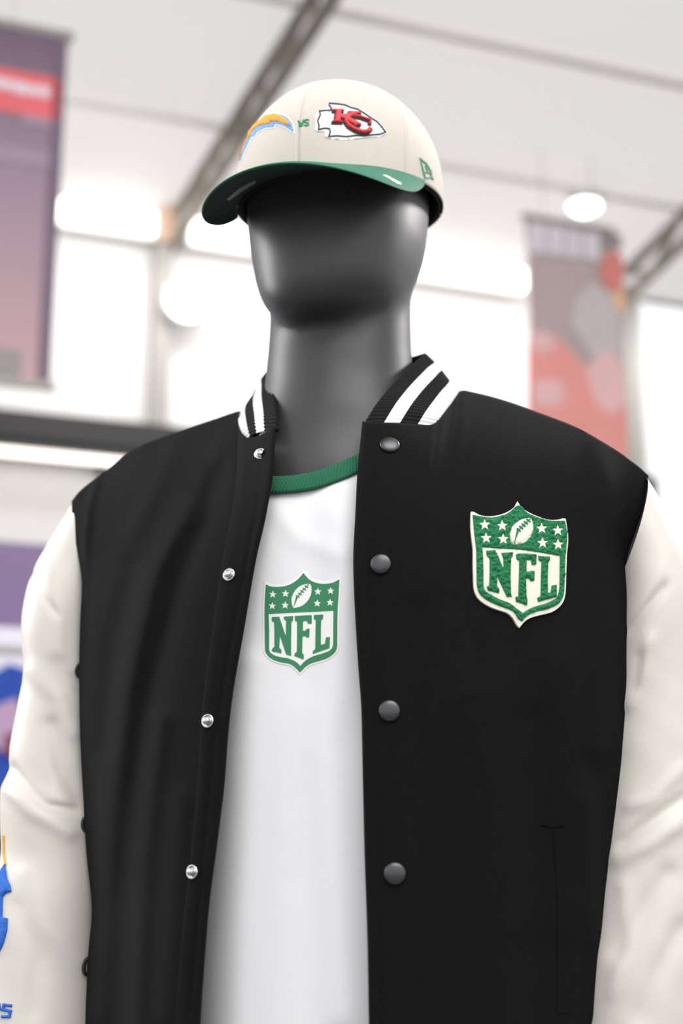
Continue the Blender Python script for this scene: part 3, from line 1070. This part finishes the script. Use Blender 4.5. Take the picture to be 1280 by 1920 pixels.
def sleeve(rings, ydepth, creases, name, seed, label):
    n, sub = 72, 9
    A = Curve([(r[0], r[1], 0) for r in rings]); B = Curve([(r[2], r[3], 0) for r in rings])
    m = (len(rings) - 1)*sub + 1
    dA = np.linspace(0, 1, len(rings))
    V = []
    for i in range(m):
        t = i/(m - 1)
        k = np.interp(t, dA, A.d); k2 = np.interp(t, dA, B.d)
        a, b = A(k), B(k2)
        y = ydepth(t)
        pa, pb = at_y(a[0], a[1], y), at_y(b[0], b[1], y)
        c, u = (pa + pb)/2, (pb - pa)/2
        wv = Vector((0, 1, .12))
        wv = (wv - u*(wv.dot(u)/u.length_squared)).normalized()*(u.length*.95)
        for j in range(n):
            th = 2*pi*j/n
            d = u*cos(th) + wv*sin(th)
            P = c + d
            nn = d.normalized()
            fold = noise.noise(Vector((P.x*9 + seed, P.y*9, P.z*16))) * .0022 + noise.noise(Vector((P.x*22 + seed, P.y*22, P.z*45 + P.x*30)))*.0005
            mask = abs(sin(th))
            px, py = to_px(P)
            if sin(th) < .3:
                for poly, wd, amp in creases:
                    dd = seg_dist(px, py, poly)
                    if dd < 3*wd:
                        fold += .62*amp*exp(-(dd/wd)**2)
            V.append(P + nn*fold*(.35 + .65*mask))
    fs = grid_faces(m, n, wrap=True)
    q = fs[len(fs)//2]
    a, b, c = V[q[0]], V[q[1]], V[q[2]]
    i = (len(fs)//2)//n
    cen = sum((V[i*n + k] for k in range(n)), Vector())/n
    if (b - a).cross(c - a).dot(a - cen) < 0:
        fs = [x[::-1] for x in fs]
    o = obj(name, V, fs, M['leather'], TJ, label=label)
    bv = BVHTree.FromPolygons(V, fs)
    # knitted cuff at the wrist
    last = [V[(m-1)*n + k] for k in range(n)]
    cen = sum(last, Vector())/n
    cv = []
    for i in range(7):
        for k in range(n*2):
            p = last[(k//2) % n]
            r = (p - cen)*(.98 - .22*min(1, i/2))
            rib = 1 + .02*(k % 2)
            cv.append(cen + r*rib + Vector((0, 0, -.012*i)))
    obj('cuff', cv, grid_faces(7, n*2, wrap=True), M['knit'], TJ)
    return o, bv


LEFT_RINGS = [(152, 930, 205, 1120), (128, 968, 205, 1160), (95, 1020, 205, 1205), (62, 1080, 208, 1240), (46, 1145, 210, 1275), (44, 1205, 208, 1310), (48, 1258, 206, 1345),
              (36, 1320, 204, 1390), (22, 1390, 203, 1440), (17, 1445, 203, 1485), (5, 1480, 203, 1520), (3, 1540, 203, 1560), (4, 1600, 202, 1615), (-12, 1665, 200, 1680), (-32, 1750, 196, 1760), (-36, 1850, 192, 1850), (-36, 1950, 188, 1950), (-36, 2080, 180, 2080)]
sl, sl_bvh = sleeve(LEFT_RINGS, lambda t: 1.315 - .045*t, [([(60, 1075), (75, 1110), (105, 1150)], 7, -.004), ([(90, 1060), (110, 1140), (108, 1220)], 16, .004),
                    ([(22, 1440), (45, 1470), (85, 1510), (150, 1520)], 9, -.006), ([(20, 1480), (60, 1520), (130, 1560)], 16, .006),
                    ([(95, 1360), (115, 1440), (150, 1500)], 15, -.007), ([(140, 1270), (150, 1300)], 8, -.003), ([(50, 1640), (90, 1740), (150, 1800)], 18, .005),
                    ([(30, 1700), (70, 1800), (60, 1900)], 14, -.004), ([(60, 1260), (110, 1310), (140, 1370)], 18, .005)], 'sleeve', 2.0, 'cream leather sleeve with blue lettering')
RIGHT_RINGS = [(1150, 1100, 1204, 900), (1150, 1145, 1232, 945), (1145, 1195, 1264, 1000), (1140, 1240, 1292, 1070), (1136, 1290, 1308, 1150), (1132, 1350, 1318, 1240), (1128, 1420, 1326, 1340), (1122, 1500, 1332, 1450),
               (1116, 1580, 1336, 1550), (1108, 1660, 1336, 1645), (1100, 1740, 1332, 1735), (1092, 1830, 1326, 1830), (1084, 1950, 1318, 1950), (1078, 2080, 1305, 2080)]
sr, sr_bvh = sleeve(RIGHT_RINGS, lambda t: 1.165 - .02*t, [([(1182, 1180), (1205, 1150), (1245, 1100)], 9, -.005), ([(1200, 1230), (1190, 1290)], 9, -.005), ([(1180, 1320), (1205, 1260), (1215, 1200)], 14, .005),
                    ([(1165, 1582), (1210, 1545), (1290, 1490)], 8, -.006), ([(1160, 1610), (1220, 1580), (1290, 1530)], 16, .006), ([(1180, 1510), (1220, 1500), (1280, 1440)], 12, .004),
                    ([(1250, 1640), (1200, 1720), (1160, 1780)], 20, -.006), ([(1280, 1740), (1230, 1830), (1200, 1910)], 18, -.005), ([(1170, 1660), (1180, 1760), (1150, 1860)], 14, .004)], 'sleeve', 5.0, 'cream leather sleeve on the brighter side')

# chenille shield patch on the chest
C2 = lambda pts: crop(pts, 860, 920, 5.565)
felt = smooth_loop([(118, 235), (150, 237), (200, 265), (260, 280), (330, 282), (400, 270), (470, 248), (530, 215), (570, 180), (600, 125), (625, 165), (670, 210), (740, 252), (820, 285), (900, 312), (970, 318), (1030, 312), (1070, 300), (1098, 303), (1110, 380), (1122, 470), (1122, 560), (1112, 650), (1105, 800), (1100, 950), (1095, 1080), (1070, 1170), (1020, 1230), (950, 1275), (850, 1300), (770, 1320), (700, 1350), (650, 1395), (620, 1436), (590, 1400), (560, 1345), (520, 1300), (480, 1275), (400, 1250), (310, 1215), (230, 1165), (180, 1110), (150, 1030), (143, 900), (140, 750), (140, 620), (125, 500), (115, 380)], {0, 9, 18, 33}, 2)
ring = smooth_loop([(135, 270), (200, 280), (330, 297), (470, 265), (545, 215), (590, 175), (640, 180), (700, 245), (830, 300), (960, 330), (1085, 325), (1105, 420), (1110, 520), (1092, 680), (1085, 900), (1075, 1080), (1050, 1150), (1000, 1200), (900, 1245), (790, 1270), (700, 1310), (640, 1372), (600, 1340), (560, 1275), (480, 1235), (380, 1200), (280, 1150), (210, 1090), (180, 1010), (175, 850), (170, 620), (150, 450)], {0, 10, 21}, 3)
hole = smooth_loop([(235, 600), (420, 615), (620, 625), (800, 650), (950, 675), (1035, 690), (1033, 850), (1030, 1020), (1010, 1110), (980, 1140), (900, 1180), (800, 1210), (720, 1240), (650, 1285), (590, 1240), (520, 1185), (420, 1145), (330, 1100), (270, 1060), (248, 1010), (246, 850), (242, 700)], {0, 5, 13}, 3)
ball = smooth_loop([(735, 298), (757, 350), (762, 400), (745, 470), (700, 530), (640, 565), (560, 578), (535, 560), (518, 510), (525, 430), (560, 370), (620, 325), (680, 303)], {0, 6}, 3)
stars2 = [star(x, y, 60, -.03) for x, y in ((257, 375), (437, 385), (845, 412), (1010, 432), (272, 512), (447, 522), (853, 560), (1013, 577))]
N2 = [(275, 640), (365, 632), (400, 700), (440, 800), (455, 815), (450, 720), (430, 662), (550, 655), (548, 695), (530, 720), (525, 900), (530, 1090), (540, 1115), (490, 1118), (450, 1040), (400, 930), (388, 900), (385, 1000), (410, 1040), (405, 1080), (290, 1050), (280, 1010), (305, 1000), (310, 900), (310, 720), (280, 690)]
F2 = [(580, 680), (600, 668), (700, 668), (795, 680), (790, 780), (745, 785), (735, 735), (690, 735), (690, 855), (725, 855), (735, 845), (775, 850), (770, 950), (735, 955), (715, 925), (685, 925), (690, 1130), (700, 1150), (695, 1205), (580, 1165), (575, 1120), (605, 1110), (612, 900), (615, 740), (590, 730)]
L2 = [(812, 690), (935, 702), (930, 740), (915, 755), (910, 900), (908, 1075), (940, 1070), (950, 1000), (1000, 990), (1003, 1115), (810, 1168), (800, 1130), (835, 1105), (840, 900), (845, 750), (815, 735)]
pt = decal('shield_patch', [C2(felt)], right_bvh, M['felt'], TJ, 0, .0022, 4, label='green chenille shield patch on cream felt')
decal('pile', [C2(ring), C2(hole), C2(ball)] + [C2(s) for s in stars2], right_bvh, M['pile'], pt, .002, .0018, 1.3, puff=4, rough=.0018, freq=430)
for L in (N2, F2, L2):
    decal('letter', [C2(L)], right_bvh, M['pile'], pt, .002, .0018, 1.3, puff=4, rough=.0018, freq=430)
for s in stars2:
    decal('star', [C2(s)], right_bvh, M['felt'], pt, .002, .0012, 3)
decal('football', [C2(ball)], right_bvh, M['felt'], pt, .002, .0018, 4, puff=6)
for s in laces((555, 570), (592, 440), (728, 308)):
    decal('lace', [C2(s)], right_bvh, M['pile'], pt, .0036, .0008, 3)


# snaps
def lathe_mesh(name, prof, m, n=32):
    v = []
    for r, h in prof:
        for k in range(n):
            v.append((r*cos(2*pi*k/n), r*sin(2*pi*k/n), h))
    f = grid_faces(len(prof), n, wrap=True)
    f.append(tuple(range((len(prof)-1)*n, len(prof)*n)))
    me = bpy.data.meshes.new(name)
    me.from_pydata(v, [], f)
    me.materials.append(m)
    me.polygons.foreach_set('use_smooth', [True]*len(me.polygons))
    return me


snap_cap = lathe_mesh('snap_button', [(.0078, -.001), (.0080, .0008), (.0078, .0016), (.0071, .0022), (.006, .0027), (.0045, .0031), (.0025, .0034), (.0008, .0035)], M['gun'])
notch = lathe_mesh('etched_mark', [(.00042, -.0003), (.00042, .0002), (.00025, .0003)], M['pewter'], 6)
sock = lathe_mesh('snap_stud', [(.0054, -.001), (.0054, .0006), (.0049, .0012), (.0044, .0010), (.0034, .0007)], M['silver'])
knob = lathe_mesh('stud_knob', [(.0027, 0), (.0027, .0014), (.0030, .0024), (.0026, .0034), (.0012, .0039), (.0004, .0040)], M['silver'])


def seat(px, py, bvh, lift=0):
    dr = ray(px, py).normalized()
    loc, nor, _, _ = bvh.ray_cast(O, dr)
    if nor.dot(dr) > 0:
        nor = -nor
    return loc + nor*lift, nor.to_track_quat('Z', 'Y').to_matrix().to_4x4()


for px, py in ((730, 836), (714, 1058), (730, 1333), (740, 1638)):
    loc, R = seat(px, py, right_bvh, .0005)
    o = link('snap_button', snap_cap, TJ)
    o.matrix_local = Matrix.Translation(loc - BASE[TJ.name]) @ R
    for k in list(range(3, 12)) + [16, 17, 21, 22]:
        a = 2*pi*k/24 + pi
        e = link('etched_mark', notch, o)
        e.location = (.0054*cos(a), .0054*sin(a), .0025)
for px, py in ((489, 852), (430, 1078), (390, 1352), (361, 1635)):
    loc, R = seat(px, py, left_bvh, .0005)
    if py == 852:
        R = R @ Matrix.Rotation(radians(35), 4, 'Y')
    o = link('snap_stud', sock, TJ)
    o['label'] = 'silver snap stud'
    o.matrix_local = Matrix.Translation(loc - BASE[TJ.name]) @ R
    link('stud_knob', knob, o)

# welt pocket
wl = decal('pocket_welt', stroke([(1050, 1556), (1058, 1700), (1056, 1900)], 26), right_bvh, M['wool'], TJ, 0, .0006, 6)
decal('welt_end', stroke([(1014, 1545), (1035, 1549), (1056, 1546)], 3), right_bvh, M['wool'], wl, 0, .0009, 3)

# dark thread loops at the sleeve joint
for px, py in ((153, 1258), (163, 1546), (163, 1812)):
    dr = ray(px, py).normalized()
    c, nor, _, _ = sl_bvh.ray_cast(O, dr)
    if nor.dot(dr) > 0:
        nor = -nor
    q_ = nor.to_track_quat('Z', 'Y').to_matrix()
    path = [c + nor*.001 + q_ @ Vector((.0055*cos(2*pi*k/18), .0065*sin(2*pi*k/18), 0)) for k in range(18)]
    v, f = tube(path, .0016, 8, True)
    obj('snap_ring', v, f, M['black_rail'], TJ)

# blue chenille letters on the far sleeve
lt = decal('sleeve_letter', [[(-6, 1648), (3, 1632), (10, 1621), (14, 1648), (20, 1660), (22, 1672), (12, 1675), (6, 1682), (5, 1720), (15, 1722), (14, 1745), (8, 1768), (0, 1785), (-6, 1788)]], sl_bvh, M['pile_blue'], TJ, .0004, .003, 2.2, puff=4, rough=.0006, label='blue chenille letter on the sleeve')
S_ = [(23, 1886), (8, 1884), (6, 1893), (20, 1896), (18, 1906), (3, 1906)]
decal('sleeve_lettering', stroke(S_, 5.5), sl_bvh, M['pile_blue'], TJ, .0004, .0015, 2, puff=2, label='blue letter S near the cuff')
decal('sleeve_lettering', stroke([(-16, 1906), (-14, 1882), (-2, 1883), (-1, 1892), (-12, 1895), (-3, 1907)], 5.5), sl_bvh, M['pile_blue'], TJ, .0004, .0015, 2, puff=2, label='blue letter R near the cuff')
decal('sleeve_edging', stroke([(7, 1566), (8, 1600), (11, 1622)], 2.6), sl_bvh, M['gold'], TJ, .0004, .0015, 2.5, puff=2, label='gold edging beside the blue letter')

# hem band
hv = []
loop = [LV[(lnr-1)*lnc + j] for j in range(0, lnc, 2)] + [BV[(lnr-1)*nb + j] for j in range(1, nb-1, 2)] + [RV[(rnr-1)*rnc + j] for j in range(rnc-1, -1, -2)]
for i in range(5):
    for p in loop:
        hv.append(p + Vector((0, 0, -.015*i + .004)))
solidify(obj('hem_band', hv, grid_faces(5, len(loop)), M['knit'], TJ), .005, 0)

# ------------------------------------------------------------------ cap
CX = -.001
TILT = .10
ZR = .592
CH = .117


def capf(lx, ly, z):
    return Vector((CX, HY, 0)) + HR*lx + HF*ly + Z*(HC + z)


def rim_z(ly):
    return ZR - TILT*ly


TC = thing('baseball_cap', 'cream cap with dark green brim and two stitched emblems on the mannequin head', 'cap', capf(0, 0, ZR))
RA, RBF, RBB = .0945, .102, .106
NC, NR = 360, 60
cv = []
for i in range(NR):
    h = (i/(NR - 1))
    hh = 1 - (1 - h)**1.6
    for k in range(NC):
        ph = 2*pi*k/NC                       # 0 = front
        c, s = cos(ph), sin(ph)
        fr = .5 + .5*c
        p = 2.15 + .75*fr
        rr = max(0, 1 - hh**p)**(1/2.05)
        rr *= 1 + .015*sin(pi*min(1, hh*1.3))
        dseam = min(abs((ph - q*pi/3 + pi) % (2*pi) - pi) for q in range(6))*.095
        g = -.0019*exp(-(dseam/.0013)**2) + .0006*exp(-((dseam - .0035)/.0014)**2)
        lx = (RA*rr + g)*s
        ly = ((RBF if c > 0 else RBB)*rr + g)*c
        z0 = rim_z(ly if hh == 0 else (RBF if c > 0 else RBB)*c)
        z = z0*(1 - hh) + hh*(ZR + CH) + 0
        z = rim_z((RBF if c > 0 else RBB)*c)*(1 - hh) + (ZR + CH)*hh
        cv.append(capf(lx, ly, z))
cf = grid_faces(NR, NC, wrap=True)
a, b, c = (cv[i] for i in cf[10][:3])
if (b - a).cross(c - a).dot(a - capf(0, 0, ZR)) < 0:
    cf = [q[::-1] for q in cf]
o = obj('crown', cv, cf, [M['cap'], M['cap_lining']], TC)
solidify(o, .0022, -1, 1)
o.modifiers[0].material_offset_rim = 1
cap_bvh = BVHTree.FromPolygons(cv, cf)

sv = []
for i in range(6):
    for k in range(120):
        ph = 2*pi*k/120
        c, s = cos(ph), sin(ph)
        rb = (RBF if c > 0 else RBB)
        d = .0035 + .0008*i
        sv.append(capf((RA - d)*s, (rb - d)*c, rim_z(rb*c) - .001 + .007*i))
solidify(obj('sweatband', sv, grid_faces(6, 120, wrap=True), M['cap_lining'], TC), .0015, 0)

# button on top
bvv = []
for i in range(6):
    a = i/5*pi/2
    for k in range(20):
        bvv.append(capf(.007*cos(a)*cos(2*pi*k/20), .007*cos(a)*sin(2*pi*k/20), ZR + CH + .004*sin(a)))
obj('top_button', bvv, grid_faces(6, 20, wrap=True), M['cap'], TC)

# brim
NU, NWd = 160, 34
PHI = radians(74)
bt_, bb_ = [], []
for i in range(NWd):
    w = i/(NWd - 1)
    for k in range(NU):
        u = -1 + 2*k/(NU - 1)
        ph = u*PHI
        ix, iy = (RA + .0005)*sin(ph), (RBF + .0005)*cos(ph)
        ps = u*radians(97)
        ox = .096*sin(ps)
        oy = .034 + (.172 - .034)*max(0, cos(ps*.93))**.82
        m = 1 - abs(u)**8
        ox, oy = ix + (ox - ix)*m, iy + (oy - iy)*m
        lx, ly = ix + (ox - ix)*w, iy + (oy - iy)*w
        d = hypot(lx - ix, ly - iy)
        z = rim_z(iy) + .001 - .42*d - (2.3*lx*lx + .004*abs(u)**3)*w*m
        th = .0040*(1 - w**14*.75)
        wave = .00025*sin(w*pi*16)
        bt_.append(capf(lx, ly, z + th/2 + wave))
        bb_.append(capf(lx, ly, z - th/2 + wave))
V = bt_ + bb_
n = NU*NWd
fs = grid_faces(NWd, NU)
L = (NWd - 1)*NU
fs += [(L + k, L + k + 1, n + L + k + 1, n + L + k) for k in range(NU - 1)]
# piping: the top cloth wraps round the edge on to the underside
fs += [tuple(x + n for x in q[::-1]) for q in grid_faces(NWd, NU) if q[0] >= (NWd - 2)*NU]
ob = obj('brim', V, fs, M['brim'], TC, label='dark green curved brim')
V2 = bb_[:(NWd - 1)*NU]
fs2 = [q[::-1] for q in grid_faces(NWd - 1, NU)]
ou = obj('under_brim', V2, fs2, M['under_brim'], TC, label='underside of the brim with shade painted in')
brim_bvh = BVHTree.FromPolygons(V + V2, fs + [tuple(x + len(V) for x in q) for q in fs2])
decal('brim_mark', [[(424, 374), (450, 352), (478, 338), (480, 342), (454, 358), (430, 375)]], brim_bvh, M['sticker'], ob, 0, .0003, 4)
decal('brim_mark', [[(716, 328), (724, 328), (752, 343), (752, 347), (744, 345)]], brim_bvh, M['sticker_pale'], ob, 0, .0003, 3)

# stitched emblems
C3 = lambda pts: crop(pts, 430, 180, 3.879)
arrow = smooth_loop([(720, 55), (780, 52), (850, 65), (900, 82), (960, 100), (1010, 130), (1060, 165), (1110, 215), (1150, 262), (1135, 285), (1080, 300), (1000, 306), (900, 318), (800, 320), (720, 312), (690, 302), (690, 262), (640, 264), (620, 247), (625, 200), (622, 160), (640, 110), (690, 95), (712, 80)], {0, 8, 15, 16, 17, 21, 22}, 3)
em = decal('arrowhead_emblem', [C3(arrow)], cap_bvh, M['thread_white'], TC, 0, .0006, 3, puff=1.5, label='white arrowhead emblem with red letters')
outl = [(728, 58), (790, 63), (840, 70), (880, 88), (930, 100), (980, 130), (1020, 158), (1070, 190), (1110, 235), (1132, 265), (1095, 280), (1040, 285), (980, 292), (920, 290), (850, 298), (780, 293), (722, 297), (734, 265), (726, 240), (690, 238), (650, 247), (652, 215), (643, 185), (662, 140), (655, 115), (700, 108), (733, 110), (742, 92), (726, 74)]
decal('emblem_outline', [C3(s) for s in stroke(outl, 10, True)], cap_bvh, M['thread_black'], em, .0006, .0004, 2.5)
Kp = [(752, 103), (832, 103), (830, 120), (816, 122), (812, 146), (872, 128), (868, 118), (950, 122), (955, 138), (925, 142), (880, 166), (938, 200), (955, 208), (950, 222), (900, 218), (830, 178), (812, 170), (808, 186), (822, 190), (820, 202), (750, 200), (752, 186), (766, 182), (774, 122), (752, 118)]
Cp1 = [(1028, 240), (1006, 262), (965, 266), (915, 250), (870, 222), (846, 190), (850, 170)]
Cp2 = [(905, 152), (950, 158), (1000, 176), (1022, 180), (1018, 214)]
for nm, L in (('letter', Kp),):
    decal('letter_shadow', [C3([(x - 5, y + 6) for x, y in grow(L, 5)])], cap_bvh, M['thread_black'], em, .0006, .0008, 2.5)
for path, w in ((Cp1, 26), (Cp2, 17)):
    decal('letter_shadow', [C3([(x - 4, y + 5) for x, y in s]) for s in stroke(path, w + 10)], cap_bvh, M['thread_black'], em, .0006, .0009, 2.5)
decal('letter', [C3(Kp)], cap_bvh, M['thread_red'], em, .0013, .0016, 1.6, puff=2.5)
for path, w in ((Cp1, 26), (Cp2, 17)):
    decal('letter', [C3(s) for s in stroke(path, w)], cap_bvh, M['thread_red'], em, .0014, .0018, 1.6, puff=2.5)

blue = [(80, 474), (72, 450), (82, 405), (108, 345), (142, 280), (140, 268), (182, 212), (238, 166), (265, 148), (268, 138), (330, 127), (390, 140), (430, 165), (460, 205), (470, 266), (430, 240), (380, 212), (332, 205), (326, 228), (262, 234), (205, 262), (182, 296), (160, 302), (140, 345), (110, 405), (90, 462)]
gold = [(80, 452), (88, 405), (112, 350), (147, 283), (145, 270), (186, 216), (242, 170), (275, 143), (330, 136), (380, 150), (420, 180), (450, 222), (410, 212), (360, 190), (304, 188), (302, 206), (240, 212), (192, 240), (162, 270), (164, 288), (138, 316), (108, 375), (88, 440)]
bo = decal('bolt_emblem', [C3(grow(blue, 7))], cap_bvh, M['thread_white'], TC, 0, .0005, 3, label='curved gold and sky blue bolt emblem')
decal('bolt_edge', [C3(blue)], cap_bvh, M['thread_blue'], bo, .0004, .0008, 2.2, puff=1.5)
decal('bolt_face', [C3(gold)], cap_bvh, M['thread_gold'], bo, .0009, .0024, 1.5, puff=5)
decal('letter', [C3([(494, 180), (512, 178), (522, 202), (534, 172), (552, 172), (528, 224), (508, 224)])], cap_bvh, M['thread_green'], TC, 0, .001, 1.5, puff=1.5)
decal('letter', [C3(s) for s in stroke([(580, 176), (560, 172), (546, 180), (552, 192), (572, 197), (574, 210), (558, 216), (540, 212)], 11)], cap_bvh, M['thread_green'], TC, 0, .001, 1.5, puff=1.5)
C4 = lambda pts: crop(pts, 750, 260, 11.29)
fl = decal('flag_emblem', [C4(s) for s in stroke([(420, 425), (550, 535), (648, 700), (655, 815), (528, 838), (480, 690)], 26, True)], cap_bvh, M['thread_green'], TC, 0, .0008, 1.2, label='small green square flag emblem on the side')
decal('flag_stroke', [C4(s) for s in stroke([(530, 570), (575, 700)], 24)], cap_bvh, M['thread_green'], fl, 0, .0008, 1.2)
decal('flag_stroke', [C4(s) for s in stroke([(500, 715), (570, 712), (655, 740)], 20)], cap_bvh, M['thread_green'], fl, 0, .0008, 1.2)
decal('flag_stroke', [C4(s) for s in stroke([(655, 800), (695, 875)], 20)], cap_bvh, M['thread_green'], fl, 0, .0008, 1.2)
